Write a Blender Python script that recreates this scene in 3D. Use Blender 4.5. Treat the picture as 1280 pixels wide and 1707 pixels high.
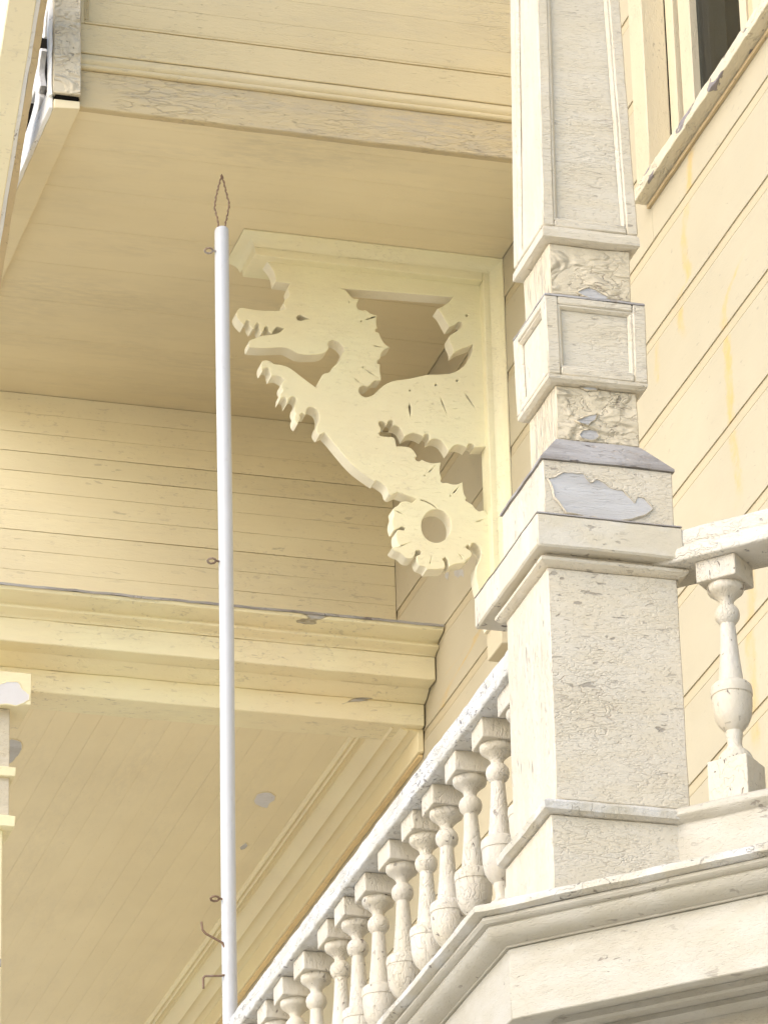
import bpy, bmesh, math, random
from mathutils import Vector, Matrix, noise
for o in list(bpy.data.objects): bpy.data.objects.remove(o)
random.seed(7)
SC = bpy.context.scene
COL = SC.collection
# ------------------------------------------------------------------ camera, sky, sun, exposure
cam = bpy.data.objects.new('camera', bpy.data.cameras.new('camera')); COL.objects.link(cam)
R_, U_, F_ = Vector((0.961257, -0.274663, -0.023334)), Vector((-0.097361, -0.417494, 0.903449)), Vector((0.257886, 0.866175, 0.428061))
m = Matrix((R_, U_, -F_)).transposed().to_4x4(); m.translation = Vector((0, 0, 1.6)); cam.matrix_world = m
cam.data.sensor_fit = 'VERTICAL'; cam.data.sensor_height = 36.0; cam.data.lens = 175.37
cam.data.clip_start = 0.1; cam.data.clip_end = 2000
SC.camera = cam
SUN_EL, SUN_AZ = math.radians(33), math.radians(-111)      # azimuth from +Y towards +X
w = bpy.data.worlds.new('World'); SC.world = w; w.use_nodes = True
nt = w.node_tree; nt.nodes.clear()
sky = nt.nodes.new('ShaderNodeTexSky'); sky.sky_type = 'NISHITA'; sky.sun_disc = False
sky.sun_elevation = SUN_EL; sky.sun_rotation = SUN_AZ; sky.air_density = 1.0; sky.dust_density = 1.8; sky.ozone_density = 0.8
bg = nt.nodes.new('ShaderNodeBackground'); bg.inputs[1].default_value = 0.15
wo = nt.nodes.new('ShaderNodeOutputWorld'); nt.links.new(sky.outputs[0], bg.inputs[0]); nt.links.new(bg.outputs[0], wo.inputs[0])
sl = bpy.data.lights.new('sun', 'SUN'); sl.energy = 0.5; sl.angle = math.radians(50); sl.color = (1.0, 0.97, 0.92)
so = bpy.data.objects.new('sun', sl); COL.objects.link(so)
sd = Vector((math.sin(SUN_AZ)*math.cos(SUN_EL), math.cos(SUN_AZ)*math.cos(SUN_EL), math.sin(SUN_EL)))
so.rotation_euler = (-sd).to_track_quat('-Z', 'Y').to_euler(); so.location = (-6, 4, 14)
SC.view_settings.view_transform = 'Standard'; SC.view_settings.look = 'None'; SC.view_settings.gamma = 1.0
SC.view_settings.exposure = 1.17
SC.render.engine = 'CYCLES'; SC.cycles.max_bounces = 6; SC.cycles.diffuse_bounces = 4; SC.cycles.transmission_bounces = 4
# ------------------------------------------------------------------ data traced for shapes (world metres)
DRAGON_OUTLINE = [(3.604, 9.11), (3.6415, 9.0883), (3.6542, 9.0717), (3.665, 9.0529), (3.67, 9.0204), (3.716, 9.0197), (3.7083, 8.9978), (3.7136, 8.9824), (3.7116, 8.9701), (3.6974, 8.9583), (3.6945, 8.9399), (3.7006, 8.9266), (3.6813, 8.9174), (3.6116, 8.9106), (3.5823, 8.9122), (3.5531, 8.9146), (3.5401, 8.8971), (3.5392, 8.883), (3.5471, 8.868), (3.5633, 8.852), (3.5701, 8.8688), (3.5764, 8.8727), (3.5825, 8.8683), (3.5809, 8.8561), (3.5906, 8.8422), (3.5979, 8.8442), (3.6007, 8.8585), (3.6066, 8.866), (3.6139, 8.8629), (3.6119, 8.8459), (3.6215, 8.832), (3.6271, 8.8378), (3.631, 8.8542), (3.6373, 8.859), (3.6431, 8.8545), (3.6418, 8.8416), (3.6545, 8.8335), (3.659, 8.8456), (3.6713, 8.8611), (3.6944, 8.8559), (3.6839, 8.8446), (3.6691, 8.8341), (3.6361, 8.8249), (3.6177, 8.8215), (3.5993, 8.8094), (3.581, 8.8012), (3.5783, 8.7882), (3.5799, 8.7757), (3.6318, 8.7787), (3.6904, 8.7896), (3.7069, 8.7876), (3.7432, 8.7693), (3.8038, 8.7765), (3.8223, 8.7846), (3.8354, 8.7961), (3.8386, 8.8073), (3.8359, 8.8189), (3.8416, 8.8296), (3.8564, 8.8354), (3.8747, 8.8276), (3.8873, 8.8131), (3.8896, 8.8014), (3.8891, 8.7983), (3.8806, 8.7864), (3.8779, 8.7721), (3.8714, 8.7581), (3.8527, 8.7393), (3.8448, 8.7284), (3.8394, 8.7172), (3.8185, 8.7105), (3.8115, 8.6964), (3.8011, 8.6771), (3.7962, 8.6584), (3.7691, 8.6766), (3.745, 8.6936), (3.7179, 8.7142), (3.6998, 8.7229), (3.6785, 8.7267), (3.6587, 8.7257), (3.6482, 8.735), (3.633, 8.7372), (3.6208, 8.7318), (3.617, 8.7181), (3.618, 8.7034), (3.6209, 8.6962), (3.626, 8.7077), (3.6357, 8.7128), (3.6436, 8.7107), (3.6461, 8.6952), (3.6496, 8.6808), (3.6551, 8.6857), (3.6719, 8.6883), (3.6869, 8.6809), (3.6944, 8.6729), (3.6836, 8.6627), (3.681, 8.6499), (3.6877, 8.6342), (3.6779, 8.6239), (3.6768, 8.61), (3.6751, 8.599), (3.6822, 8.6113), (3.6905, 8.6149), (3.6974, 8.6098), (3.6983, 8.5902), (3.7045, 8.5984), (3.7087, 8.6137), (3.7194, 8.6208), (3.73, 8.6145), (3.7313, 8.6025), (3.7235, 8.5885), (3.7223, 8.571), (3.7276, 8.5601), (3.7228, 8.5465), (3.7247, 8.532), (3.7324, 8.524), (3.7425, 8.5455), (3.7396, 8.5576), (3.7474, 8.5657), (3.7585, 8.5597), (3.7619, 8.5788), (3.769, 8.5878), (3.7827, 8.5901), (3.7978, 8.5806), (3.8041, 8.5623), (3.8025, 8.5409), (3.7938, 8.5258), (3.7919, 8.5069), (3.8023, 8.4934), (3.8176, 8.5033), (3.8204, 8.5043), (3.8427, 8.479), (3.8812, 8.4312), (3.9109, 8.3987), (3.9408, 8.376), (3.9723, 8.3567), (3.9783, 8.3525), (3.9861, 8.3582), (4.0161, 8.3394), (4.0222, 8.3151), (4.0336, 8.3108), (4.0528, 8.3233), (4.0601, 8.3218), (4.0904, 8.3137), (4.107, 8.3091), (4.1127, 8.3048), (4.1021, 8.2956), (4.0989, 8.2913), (4.0807, 8.2952), (4.0623, 8.2912), (4.0529, 8.2773), (4.0358, 8.2657), (4.0365, 8.2548), (4.0384, 8.2453), (4.0325, 8.2285), (4.0314, 8.209), (4.037, 8.1919), (4.0459, 8.1951), (4.0524, 8.199), (4.0632, 8.2066), (4.0737, 8.2023), (4.0704, 8.1932), (4.0538, 8.194), (4.0455, 8.1902), (4.0426, 8.1748), (4.046, 8.1526), (4.0554, 8.1382), (4.037, 8.133), (4.0294, 8.1284), (4.0382, 8.1197), (4.0578, 8.1147), (4.0755, 8.0979), (4.0953, 8.0984), (4.1026, 8.113), (4.1051, 8.1267), (4.1159, 8.1317), (4.1248, 8.1256), (4.12, 8.1154), (4.1086, 8.1104), (4.1065, 8.0996), (4.1145, 8.0796), (4.128, 8.0762), (4.137, 8.0723), (4.1393, 8.0661), (4.1902, 8.072), (4.2005, 8.0805), (4.1985, 8.098), (4.1912, 8.1075), (4.2006, 8.1158), (4.2095, 8.1071), (4.2112, 8.0928), (4.2124, 8.0833), (4.2304, 8.0942), (4.2427, 8.0971), (4.2673, 8.1035), (4.2701, 8.1144), (4.2832, 8.1229), (4.2882, 8.1363), (4.2824, 8.1479), (4.2713, 8.1522), (4.2691, 8.1601), (4.2769, 8.1657), (4.2828, 8.1589), (4.2884, 8.1718), (4.3001, 8.1747), (4.315, 8.1617), (4.3212, 8.1462), (4.3169, 8.1264), (4.3005, 8.0925), (4.2985, 8.075), (4.2991, 8.052), (4.3037, 8.0236), (4.3099, 8.0026), (4.3183, 7.9675), (4.3278, 7.9254), (4.3358, 7.8908), (4.385, 7.8908), (4.385, 9.11)]
DRAGON_HOLES = [[(3.883, 9.022), (4.0522, 9.0295), (4.2543, 9.0365), (4.2387, 9.0151), (4.2156, 8.996), (4.2004, 8.9873), (4.2132, 8.9755), (4.2255, 8.9507), (4.2379, 8.9272), (4.2549, 8.9341), (4.2704, 8.9513), (4.2816, 8.9494), (4.2831, 8.9375), (4.2695, 8.9197), (4.2484, 8.9043), (4.2381, 8.8958), (4.2364, 8.8795), (4.2487, 8.8528), (4.2481, 8.8326), (4.2711, 8.8514), (4.3014, 8.8651), (4.3148, 8.8735), (4.3153, 8.8567), (4.3038, 8.8232), (4.2764, 8.7838), (4.2422, 8.7618), (4.2047, 8.7534), (4.1637, 8.7486), (4.1375, 8.7395), (4.0964, 8.7248), (4.048, 8.7131), (4.0218, 8.6982), (3.9991, 8.6757), (3.9802, 8.6536), (3.9579, 8.6431), (3.9396, 8.6489), (3.9326, 8.666), (3.9384, 8.6785), (3.9514, 8.684), (3.9642, 8.6815), (3.9775, 8.697), (3.9888, 8.7082), (4.0065, 8.7083), (4.0093, 8.7186), (4.0044, 8.7439), (4.0061, 8.766), (3.9969, 8.7677), (3.9971, 8.7789), (4.0054, 8.7831), (4.0096, 8.8043), (4.021, 8.8197), (4.0398, 8.8291), (4.0216, 8.8418), (4.0091, 8.8643), (4.0051, 8.8791), (3.9936, 8.8805), (3.9931, 8.8905), (3.9998, 8.8937), (3.9965, 8.911), (3.9991, 8.9394), (3.9795, 8.9431), (3.9631, 8.9552), (3.9518, 8.9506), (3.9353, 8.9558), (3.933, 8.9717), (3.9427, 8.991), (3.9212, 8.9904), (3.9068, 9.0088), (3.8977, 9.019)], [(3.9956, 8.5546), (3.9973, 8.563), (4.0081, 8.5666), (4.0187, 8.5605), (4.0207, 8.5542), (4.0257, 8.5597), (4.0281, 8.5698), (4.0374, 8.5742), (4.045, 8.5685), (4.0415, 8.5533), (4.0538, 8.5553), (4.0659, 8.5495), (4.0748, 8.534), (4.0799, 8.5199), (4.0962, 8.5315), (4.1116, 8.5366), (4.13, 8.5321), (4.1421, 8.5259), (4.1463, 8.5356), (4.1547, 8.5392), (4.1617, 8.534), (4.1608, 8.5158), (4.1758, 8.5241), (4.1881, 8.5239), (4.2033, 8.5173), (4.2152, 8.5006), (4.2233, 8.4844), (4.2368, 8.503), (4.2525, 8.512), (4.2709, 8.5101), (4.2837, 8.5034), (4.2872, 8.5169), (4.2991, 8.5215), (4.3081, 8.516), (4.3069, 8.5076), (4.3576, 8.5159), (4.371, 8.4556), (4.3707, 8.3573), (4.3613, 8.2618), (4.3506, 8.2639), (4.342, 8.2825), (4.3316, 8.2918), (4.316, 8.2846), (4.3025, 8.2945), (4.2952, 8.3067), (4.2777, 8.3156), (4.2729, 8.318), (4.2727, 8.3238), (4.2765, 8.3259), (4.2681, 8.3429), (4.2662, 8.359), (4.2653, 8.3817), (4.2481, 8.3717), (4.2296, 8.3696), (4.2145, 8.3745), (4.199, 8.3705), (4.1925, 8.3776), (4.197, 8.3866), (4.1909, 8.4095), (4.1931, 8.4293), (4.1971, 8.4422), (4.1672, 8.4362), (4.1458, 8.4404), (4.1337, 8.4456), (4.1274, 8.4384), (4.1152, 8.4403), (4.1117, 8.4497), (4.1186, 8.4554), (4.1099, 8.4724), (4.098, 8.4842), (4.0766, 8.4857), (4.052, 8.4829), (4.0495, 8.5049), (4.0436, 8.5148), (4.0252, 8.5137), (4.0023, 8.5127), (3.9954, 8.5211), (4.0058, 8.5345)], [(4.2236, 8.2248), (4.222, 8.2117), (4.218, 8.199), (4.2119, 8.1874), (4.2038, 8.1774), (4.1943, 8.1695), (4.1839, 8.1641), (4.173, 8.1615), (4.1621, 8.1618), (4.1519, 8.165), (4.1428, 8.1709), (4.1354, 8.1793), (4.1299, 8.1897), (4.1266, 8.2015), (4.1257, 8.2143), (4.1273, 8.2274), (4.1313, 8.24), (4.1374, 8.2517), (4.1454, 8.2617), (4.1549, 8.2697), (4.1654, 8.2751), (4.1763, 8.2777), (4.1872, 8.2775), (4.1974, 8.2743), (4.2065, 8.2683), (4.214, 8.2599), (4.2196, 8.2495), (4.2228, 8.2376)], [(3.7343, 8.8987), (3.7392, 8.9073), (3.7492, 8.9113), (3.7602, 8.9058), (3.7773, 8.8987), (3.7619, 8.8968), (3.7507, 8.8906), (3.7397, 8.8913)]]
DRAGON_SLITS = [[(3.9612, 8.9196), (3.9681, 8.9208), (3.9797, 8.9264), (3.9874, 8.9308), (3.9793, 8.9284), (3.9673, 8.924)], [(3.9843, 8.8305), (3.9919, 8.8284), (4.0061, 8.828), (4.0157, 8.8282), (4.0064, 8.8298), (3.9924, 8.8314)], [(3.9608, 8.7395), (3.9673, 8.7339), (3.9807, 8.7266), (3.9899, 8.7223), (3.9816, 8.7282), (3.9688, 8.7366)], [(3.9206, 8.7054), (3.9249, 8.7009), (3.9341, 8.6953), (3.9406, 8.6919), (3.935, 8.6966), (3.9263, 8.7031)], [(4.0997, 8.6397), (4.0956, 8.6271), (4.098, 8.606), (4.101, 8.5923), (4.1032, 8.607), (4.1043, 8.6286)], [(4.2023, 8.6694), (4.2047, 8.6546), (4.2141, 8.6304), (4.221, 8.6148), (4.2168, 8.6318), (4.2092, 8.6569)], [(4.283, 8.6967), (4.2888, 8.6823), (4.304, 8.6605), (4.3149, 8.6466), (4.3066, 8.6627), (4.2932, 8.6859)], [(4.1549, 8.4029), (4.1606, 8.407), (4.1686, 8.4169), (4.1736, 8.4239), (4.1673, 8.4182), (4.1585, 8.4092)], [(4.2333, 8.3384), (4.2392, 8.3428), (4.2461, 8.3535), (4.2503, 8.3611), (4.2442, 8.3551), (4.2359, 8.3454)], [(4.3061, 8.2468), (4.3121, 8.2484), (4.3217, 8.2541), (4.328, 8.2583), (4.3212, 8.2556), (4.3111, 8.251)], [(4.0457, 8.258), (4.0505, 8.2541), (4.0608, 8.2504), (4.0679, 8.2485), (4.0617, 8.2523), (4.052, 8.2572)], [(4.0553, 8.1369), (4.0615, 8.1388), (4.0717, 8.1447), (4.0784, 8.149), (4.0712, 8.146), (4.0607, 8.141)], [(4.1505, 8.0859), (4.1528, 8.0908), (4.1545, 8.1001), (4.1553, 8.1063), (4.1532, 8.1002), (4.1505, 8.0911)], [(4.2452, 8.1302), (4.2477, 8.1259), (4.254, 8.1204), (4.2586, 8.1171), (4.2551, 8.1216), (4.2494, 8.1279)], [(4.1268, 8.3063), (4.145, 8.3035), (4.1631, 8.295), (4.1781, 8.2837), (4.1774, 8.281), (4.1615, 8.291), (4.1434, 8.2991), (4.1267, 8.3037)], [(4.1047, 8.6847), (4.1038, 8.6822), (4.1015, 8.681), (4.0993, 8.6817), (4.0984, 8.684), (4.0994, 8.6865), (4.1017, 8.6878), (4.1039, 8.687)], [(4.1914, 8.7147), (4.1902, 8.7117), (4.1875, 8.7102), (4.1849, 8.7111), (4.1839, 8.7138), (4.185, 8.7168), (4.1877, 8.7183), (4.1904, 8.7175)], [(4.2626, 8.7382), (4.2613, 8.735), (4.2585, 8.7334), (4.2557, 8.7344), (4.2546, 8.7373), (4.2559, 8.7404), (4.2587, 8.742), (4.2615, 8.7411)], [(4.302, 8.9762), (4.3008, 8.9731), (4.2981, 8.9716), (4.2954, 8.9725), (4.2944, 8.9753), (4.2956, 8.9783), (4.2983, 8.9798), (4.301, 8.979)], [(3.9108, 8.977), (3.9103, 8.9756), (3.909, 8.9749), (3.9078, 8.9753), (3.9073, 8.9766), (3.9078, 8.978), (3.9091, 8.9787), (3.9104, 8.9783)], [(3.9502, 8.9122), (3.9494, 8.9101), (3.9476, 8.9091), (3.9458, 8.9097), (3.9451, 8.9116), (3.9459, 8.9137), (3.9477, 8.9147), (3.9495, 8.9141)], [(3.9504, 8.7483), (3.9498, 8.7467), (3.9484, 8.7459), (3.947, 8.7464), (3.9465, 8.7478), (3.9471, 8.7494), (3.9485, 8.7502), (3.9499, 8.7497)], [(4.1444, 8.3906), (4.1438, 8.3889), (4.1422, 8.3881), (4.1407, 8.3886), (4.1401, 8.3901), (4.1408, 8.3918), (4.1423, 8.3927), (4.1438, 8.3922)], [(4.2271, 8.3296), (4.2264, 8.3278), (4.2247, 8.3268), (4.223, 8.3274), (4.2224, 8.3291), (4.2231, 8.3309), (4.2248, 8.3319), (4.2265, 8.3313)], [(3.8177, 8.6962), (3.8171, 8.6946), (3.8157, 8.6938), (3.8144, 8.6943), (3.8138, 8.6957), (3.8144, 8.6973), (3.8158, 8.6981), (3.8172, 8.6976)]]
P_BLOCK = [(3.0897, 6.2319), (3.126, 6.252), (3.1701, 6.2533), (3.1795, 6.2346), (3.1862, 6.2336), (3.1968, 6.2437), (3.2169, 6.2369), (3.23, 6.2258), (3.2536, 6.2231), (3.2732, 6.2055), (3.2796, 6.1973), (3.2872, 6.2124), (3.304, 6.2089), (3.3218, 6.1893), (3.3056, 6.1715), (3.271, 6.1589), (3.2299, 6.1481), (3.2095, 6.147), (3.1896, 6.1555), (3.1692, 6.1533), (3.1525, 6.1568), (3.1288, 6.1561), (3.1177, 6.1726), (3.1033, 6.1906), (3.0975, 6.2149)]
P_NECK1 = [(3.1761, 6.4081), (3.1978, 6.419), (3.224, 6.4281), (3.2183, 6.4158), (3.2022, 6.4024), (3.1869, 6.4032)]
P_NECK2 = [(3.1823, 6.3754), (3.1895, 6.3842), (3.2033, 6.3879), (3.2204, 6.387), (3.2262, 6.3767), (3.2196, 6.3687), (3.2024, 6.3649), (3.1871, 6.3687)]
P_NECK3 = [(3.1905, 6.4893), (3.2079, 6.495), (3.2285, 6.4938), (3.2249, 6.4886), (3.2076, 6.4866)]
P_NECK4 = [(3.1922, 6.7266), (3.2011, 6.7333), (3.2171, 6.7402), (3.2326, 6.7372), (3.2462, 6.7295), (3.2632, 6.7204), (3.2525, 6.7146), (3.2246, 6.7138), (3.204, 6.7188)]
P_CEIL1 = [(4.0325, 15.1709), (4.0275, 15.1113), (4.0451, 15.0909), (4.0702, 15.0907), (4.0923, 15.1188), (4.0966, 15.151), (4.0876, 15.1807), (4.0907, 15.2244), (4.07, 15.2179), (4.0466, 15.201)]
P_CEIL2 = [(3.1055, 14.4147), (3.1413, 14.4165), (3.1715, 14.4196), (3.1559, 14.4382), (3.1253, 14.4602)]
P_CEIL3 = [(3.1215, 14.9229), (3.1105, 14.8521), (3.1205, 14.8238), (3.1379, 14.8302), (3.1565, 14.8417), (3.1714, 14.9012), (3.1704, 14.9435), (3.1641, 15.0085), (3.1524, 15.0484)]
P_CEIL4 = [(4.0924, 15.5988), (4.0949, 15.5752), (4.1014, 15.5506), (4.1146, 15.5766), (4.1115, 15.6062), (4.1021, 15.6198)]
P_CAP = [(2.949, 7.8751), (2.972, 7.8876), (3.0068, 7.8889), (3.0225, 7.8657), (3.0439, 7.8512), (3.044, 7.8347), (3.0267, 7.8207), (3.0036, 7.8103), (2.9689, 7.8132), (2.9496, 7.8093), (2.8726, 7.8102), (2.8719, 7.8718)]
P_WALL1 = [(14.0001, 8.3321), (13.9541, 8.32), (13.9032, 8.2929), (13.8994, 8.2658), (13.9307, 8.2861), (13.9637, 8.2924), (13.9953, 8.3129)]
P_WALL2 = [(14.097, 8.3841), (14.0704, 8.3765), (14.0598, 8.346), (14.0745, 8.3354), (14.0998, 8.3553)]
STAIN1 = [(11.6197, 8.6129), (11.6566, 8.5061), (11.7019, 8.4137), (11.7277, 8.3111), (11.7047, 8.222), (11.7804, 8.2034), (11.7897, 8.1409), (11.7315, 8.0445)]
STAIN2 = [(11.2461, 8.0731), (11.3392, 8.0416), (11.4199, 7.9992), (11.451, 7.959), (11.4344, 7.8761), (11.4351, 7.747), (11.4339, 7.5997), (11.4139, 7.4811), (11.4146, 7.3553)]
STAIN3 = [(13.7803, 8.0179), (13.8788, 8.0188), (13.9977, 8.028), (14.1126, 8.0244), (14.1468, 7.9544), (14.1744, 7.8817)]
STAIN4 = [(11.3753, 7.2123), (11.3629, 7.083), (11.3992, 6.976), (11.3912, 6.8505), (11.3946, 6.7137), (11.3902, 6.6261)]
STAIN5 = [(11.9858, 8.1728), (12.0013, 8.1031), (12.0018, 8.0262)]
FRET1 = [(12.83, 9.68), (12.84, 9.565), (12.885, 9.552), (12.918, 9.507), (12.918, 9.481), (12.883, 9.455), (12.866, 9.451), (12.850, 9.51), (12.801, 9.545), (12.78, 9.68)]
FRET2 = [(12.925, 9.448), (12.951, 9.441), (12.984, 9.418), (13.017, 9.383), (13.051, 9.36), (13.085, 9.347), (13.076, 9.336), (12.99, 9.338), (12.985, 9.318), (13.0, 9.294), (13.05, 9.272), (13.13, 9.258), (13.204, 9.265), (13.238, 9.236), (13.221, 9.227), (13.151, 9.225), (13.099, 9.222), (13.013, 9.228), (12.945, 9.240), (12.932, 9.275), (12.948, 9.299), (12.915, 9.308), (12.931, 9.334), (12.949, 9.376), (12.924, 9.415), (12.908, 9.427)]

# ------------------------------------------------------------------ materials
def lin(r, g, b):
    f = lambda c: (c/255)/12.92 if c/255 <= .04045 else ((c/255+.055)/1.055)**2.4
    return (f(r), f(g), f(b), 1)
MATS = {}
def paint(name, col, dark=(.17, .14, .12, 1), dirt=.25, dirtcol=(.36, .31, .26, 1), crack=.3, chip=.3, peel=0.0, peelcol=(.52, .5, .5, 1),
          stretch=(1, 1, 1), bump=1.0, rough=.55, stains=None, tint=.03, peelscale=5, chipth=.665, chipscale=70, white=0.0, crackscale=44, crackcol=(.38, .31, .24, 1), side=None, blister=0.0, fine=1.0, pits=0.0):
    m = bpy.data.materials.new(name); m.use_nodes = True; MATS[name] = m
    t = m.node_tree; N = t.nodes; L = t.links; N.clear()
    out = N.new('ShaderNodeOutputMaterial'); B = N.new('ShaderNodeBsdfPrincipled'); L.new(B.outputs[0], out.inputs[0])
    B.inputs['Roughness'].default_value = rough; B.inputs['Specular IOR Level'].default_value = 0 if name in ('dark_wood_gap_shade', 'room_dark') else .35
    g = N.new('ShaderNodeNewGeometry'); P = g.outputs['Position']
    mp = N.new('ShaderNodeMapping'); mp.inputs['Scale'].default_value = stretch; L.new(P, mp.inputs[0]); S = mp.outputs[0]
    if side:
        m2 = N.new('ShaderNodeMapping'); m2.inputs['Scale'].default_value = side; L.new(P, m2.inputs[0])
        sx = N.new('ShaderNodeSeparateXYZ'); L.new(g.outputs['True Normal'], sx.inputs[0])
        ab = N.new('ShaderNodeMath'); ab.operation = 'ABSOLUTE'; L.new(sx.outputs[0], ab.inputs[0])
        gt = N.new('ShaderNodeMath'); gt.operation = 'GREATER_THAN'; gt.inputs[1].default_value = .6; L.new(ab.outputs[0], gt.inputs[0])
        mv = N.new('ShaderNodeMix'); mv.data_type = 'VECTOR'; L.new(gt.outputs[0], mv.inputs[0]); L.new(mp.outputs[0], mv.inputs[4]); L.new(m2.outputs[0], mv.inputs[5]); S = mv.outputs[1]
    def noi(scale, detail=4, vec=None, rgh=.55, dist=0):
        n = N.new('ShaderNodeTexNoise'); n.inputs['Scale'].default_value = scale; n.inputs['Detail'].default_value = detail
        n.inputs['Roughness'].default_value = rgh; n.inputs['Distortion'].default_value = dist
        L.new(vec if vec is not None else P, n.inputs['Vector']); return n.outputs[0]
    def ramp(v, a, b, A=0, Bv=1):
        r = N.new('ShaderNodeMapRange'); r.inputs['From Min'].default_value = a; r.inputs['From Max'].default_value = b
        r.inputs['To Min'].default_value = A; r.inputs['To Max'].default_value = Bv; L.new(v, r.inputs[0]); return r.outputs[0]
    def mth(op, a, b):
        n = N.new('ShaderNodeMath'); n.operation = op
        for i, v in enumerate((a, b)):
            if isinstance(v, (int, float)): n.inputs[i].default_value = v
            else: L.new(v, n.inputs[i])
        return n.outputs[0]
    def mix(fac, a, b):
        n = N.new('ShaderNodeMix'); n.data_type = 'RGBA'
        if isinstance(fac, (int, float)): n.inputs[0].default_value = fac
        else: L.new(fac, n.inputs[0])
        for s, v in ((6, a), (7, b)):
            if isinstance(v, tuple): n.inputs[s].default_value = v
            else: L.new(v, n.inputs[s])
        return n.outputs[2]
    base = mix(ramp(noi(1.7, 3), .3, .7), tuple(c*.94 for c in col[:3])+(1,), tuple(min(c*1.05, .9) for c in col[:3])+(1,))
    base = mix(ramp(noi(9, 2, S), .35, .75, 0, .3), base, tuple(c*k for c, k in zip(col[:3], (.93, .91, .86)))+(1,))
    if white: base = mix(ramp(noi(13, 3, S), .42, .62, 0, white), base, (.74, .75, .77, 1))
    if stains:
        sp = N.new('ShaderNodeSeparateXYZ'); L.new(P, sp.inputs[0])
        wob = ramp(noi(26, 4, None, .7), 0, 1, -.035, .035)
        for pts, wd, amt in stains:
            zs = [p[1] for p in pts]; z0, z1 = min(zs), max(zs); ys = [p[0] for p in pts]; y0, y1 = min(ys)-.02, max(ys)+.02
            fz = ramp(sp.outputs[2], z0, z1)
            fc = N.new('ShaderNodeFloatCurve'); L.new(fz, fc.inputs['Value']); cv = fc.mapping.curves[0]
            ps = sorted([((z-z0)/(z1-z0), (y-y0)/(y1-y0)) for y, z in pts])
            cv.points[0].location = ps[0]; cv.points[1].location = ps[-1]
            for q in ps[1:-1]: cv.points.new(*q)
            fc.mapping.update()
            yy = ramp(fc.outputs[0], 0, 1, y0, y1)
            d = mth('ABSOLUTE', mth('ADD', mth('SUBTRACT', sp.outputs[1], yy), wob), 0)
            side = ramp(d, wd*.35, wd, 1, 0)
            ends = mth('MULTIPLY', mth('GREATER_THAN', fz, .002), mth('LESS_THAN', fz, .998))
            endf = mth('MULTIPLY', ramp(fz, 0, .1), ramp(fz, .94, 1, 1, 0))
            f = mth('MULTIPLY', mth('MULTIPLY', side, mth('MULTIPLY', ends, endf)), amt)
            f = mth('MULTIPLY', f, ramp(noi(11, 4, None, .7), .36, .6, .2, 1))
            base = mix(f, base, (.58, .40, .14, 1))
    if dirt > 0:
        dn = mth('MULTIPLY', ramp(noi(3.1, 4, S, .65), .45, .75), ramp(noi(45, 3, S, .7), .35, .62))
        base = mix(mth('MULTIPLY', dn, dirt), base, dirtcol)
    h = mth('MULTIPLY', noi(48, 5, S, .8), .9*fine)
    if blister: h = mth('ADD', h, mth('MULTIPLY', ramp(noi(15, 2, S, .5, .8), .45, .7), blister))
    area = ramp(noi(4.2, 2), .40, .62)
    if crack > 0:
        cn = noi(crackscale*.8, 2, S, .6, .3)
        ln = ramp(mth('ABSOLUTE', mth('SUBTRACT', cn, .5), 0), .008, .034, 1, 0)
        brk = ramp(noi(crackscale*1.25, 1), .55, .62)
        cr = mth('MULTIPLY', mth('MULTIPLY', ln, area), brk)
        base = mix(mth('MULTIPLY', cr, min(1, crack)*.75), base, crackcol)
        h = mth('SUBTRACT', h, mth('MULTIPLY', mth('MULTIPLY', ln, area), .55*min(1, crack*1.6)))
    if chip > 0:
        c1 = ramp(noi(chipscale*1.5, 2, S, .6, .5), chipth, chipth+.035)
        a2 = ramp(noi(5.3, 2, None, .6), .42, .60)
        c1 = mth('MULTIPLY', c1, a2)
        base = mix(mth('MULTIPLY', c1, min(1, chip*1.1)), base, dark)
        h = mth('SUBTRACT', h, mth('MULTIPLY', c1, .8))
    if pits > 0:
        pt = ramp(noi(170, 1, S), .56, .68)
        base = mix(mth('MULTIPLY', pt, pits), base, (.42, .37, .31, 1)); h = mth('SUBTRACT', h, mth('MULTIPLY', pt, .35))
    if peel > 0:
        pn = noi(peelscale, 4, S, .6, .4); th = .78-.28*peel
        pf = ramp(pn, th, th+.008)
        pc = mix(ramp(noi(60, 3, S), .35, .7), peelcol, tuple(c*.78 for c in peelcol[:3])+(1,))
        base = mix(pf, base, pc)
        rim = mth('SUBTRACT', ramp(pn, th-.01, th-.002), pf)
        base = mix(mth('MULTIPLY', rim, .7), base, dark)
        h = mth('SUBTRACT', h, mth('MULTIPLY', pf, .8))
    if tint:
        oi = N.new('ShaderNodeObjectInfo')
        hv = N.new('ShaderNodeHueSaturation'); L.new(ramp(oi.outputs['Random'], 0, 1, 1-tint, 1+tint), hv.inputs['Value']); L.new(base, hv.inputs['Color']); base = hv.outputs[0]
    L.new(base, B.inputs['Base Color'])
    bp = N.new('ShaderNodeBump'); bp.inputs['Strength'].default_value = .55*min(bump, 1.6); bp.inputs['Distance'].default_value = .0035*bump
    L.new(h, bp.inputs['Height']); L.new(bp.outputs[0], B.inputs['Normal'])
    return m
CREAM = lin(236, 218, 170); CREAM2 = lin(234, 218, 176); WHT = lin(232, 226, 208); OFFW = lin(231, 221, 194)
paint('siding_paint', lin(188, 178, 153), dirt=.1, crack=.12, chip=.25, chipscale=30, stretch=(1, .55, 1.6), bump=.5,
      stains=[(STAIN1, .034, .75), (STAIN2, .036, .8), (STAIN3, .06, .85), (STAIN4, .045, .6), (STAIN5, .022, .5)], tint=.012)
paint('back_siding_paint', lin(241, 228, 193), dirt=.16, crack=.35, chip=.2, chipscale=26, stretch=(.3, 1, 1.6), bump=.9, tint=.03)
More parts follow.
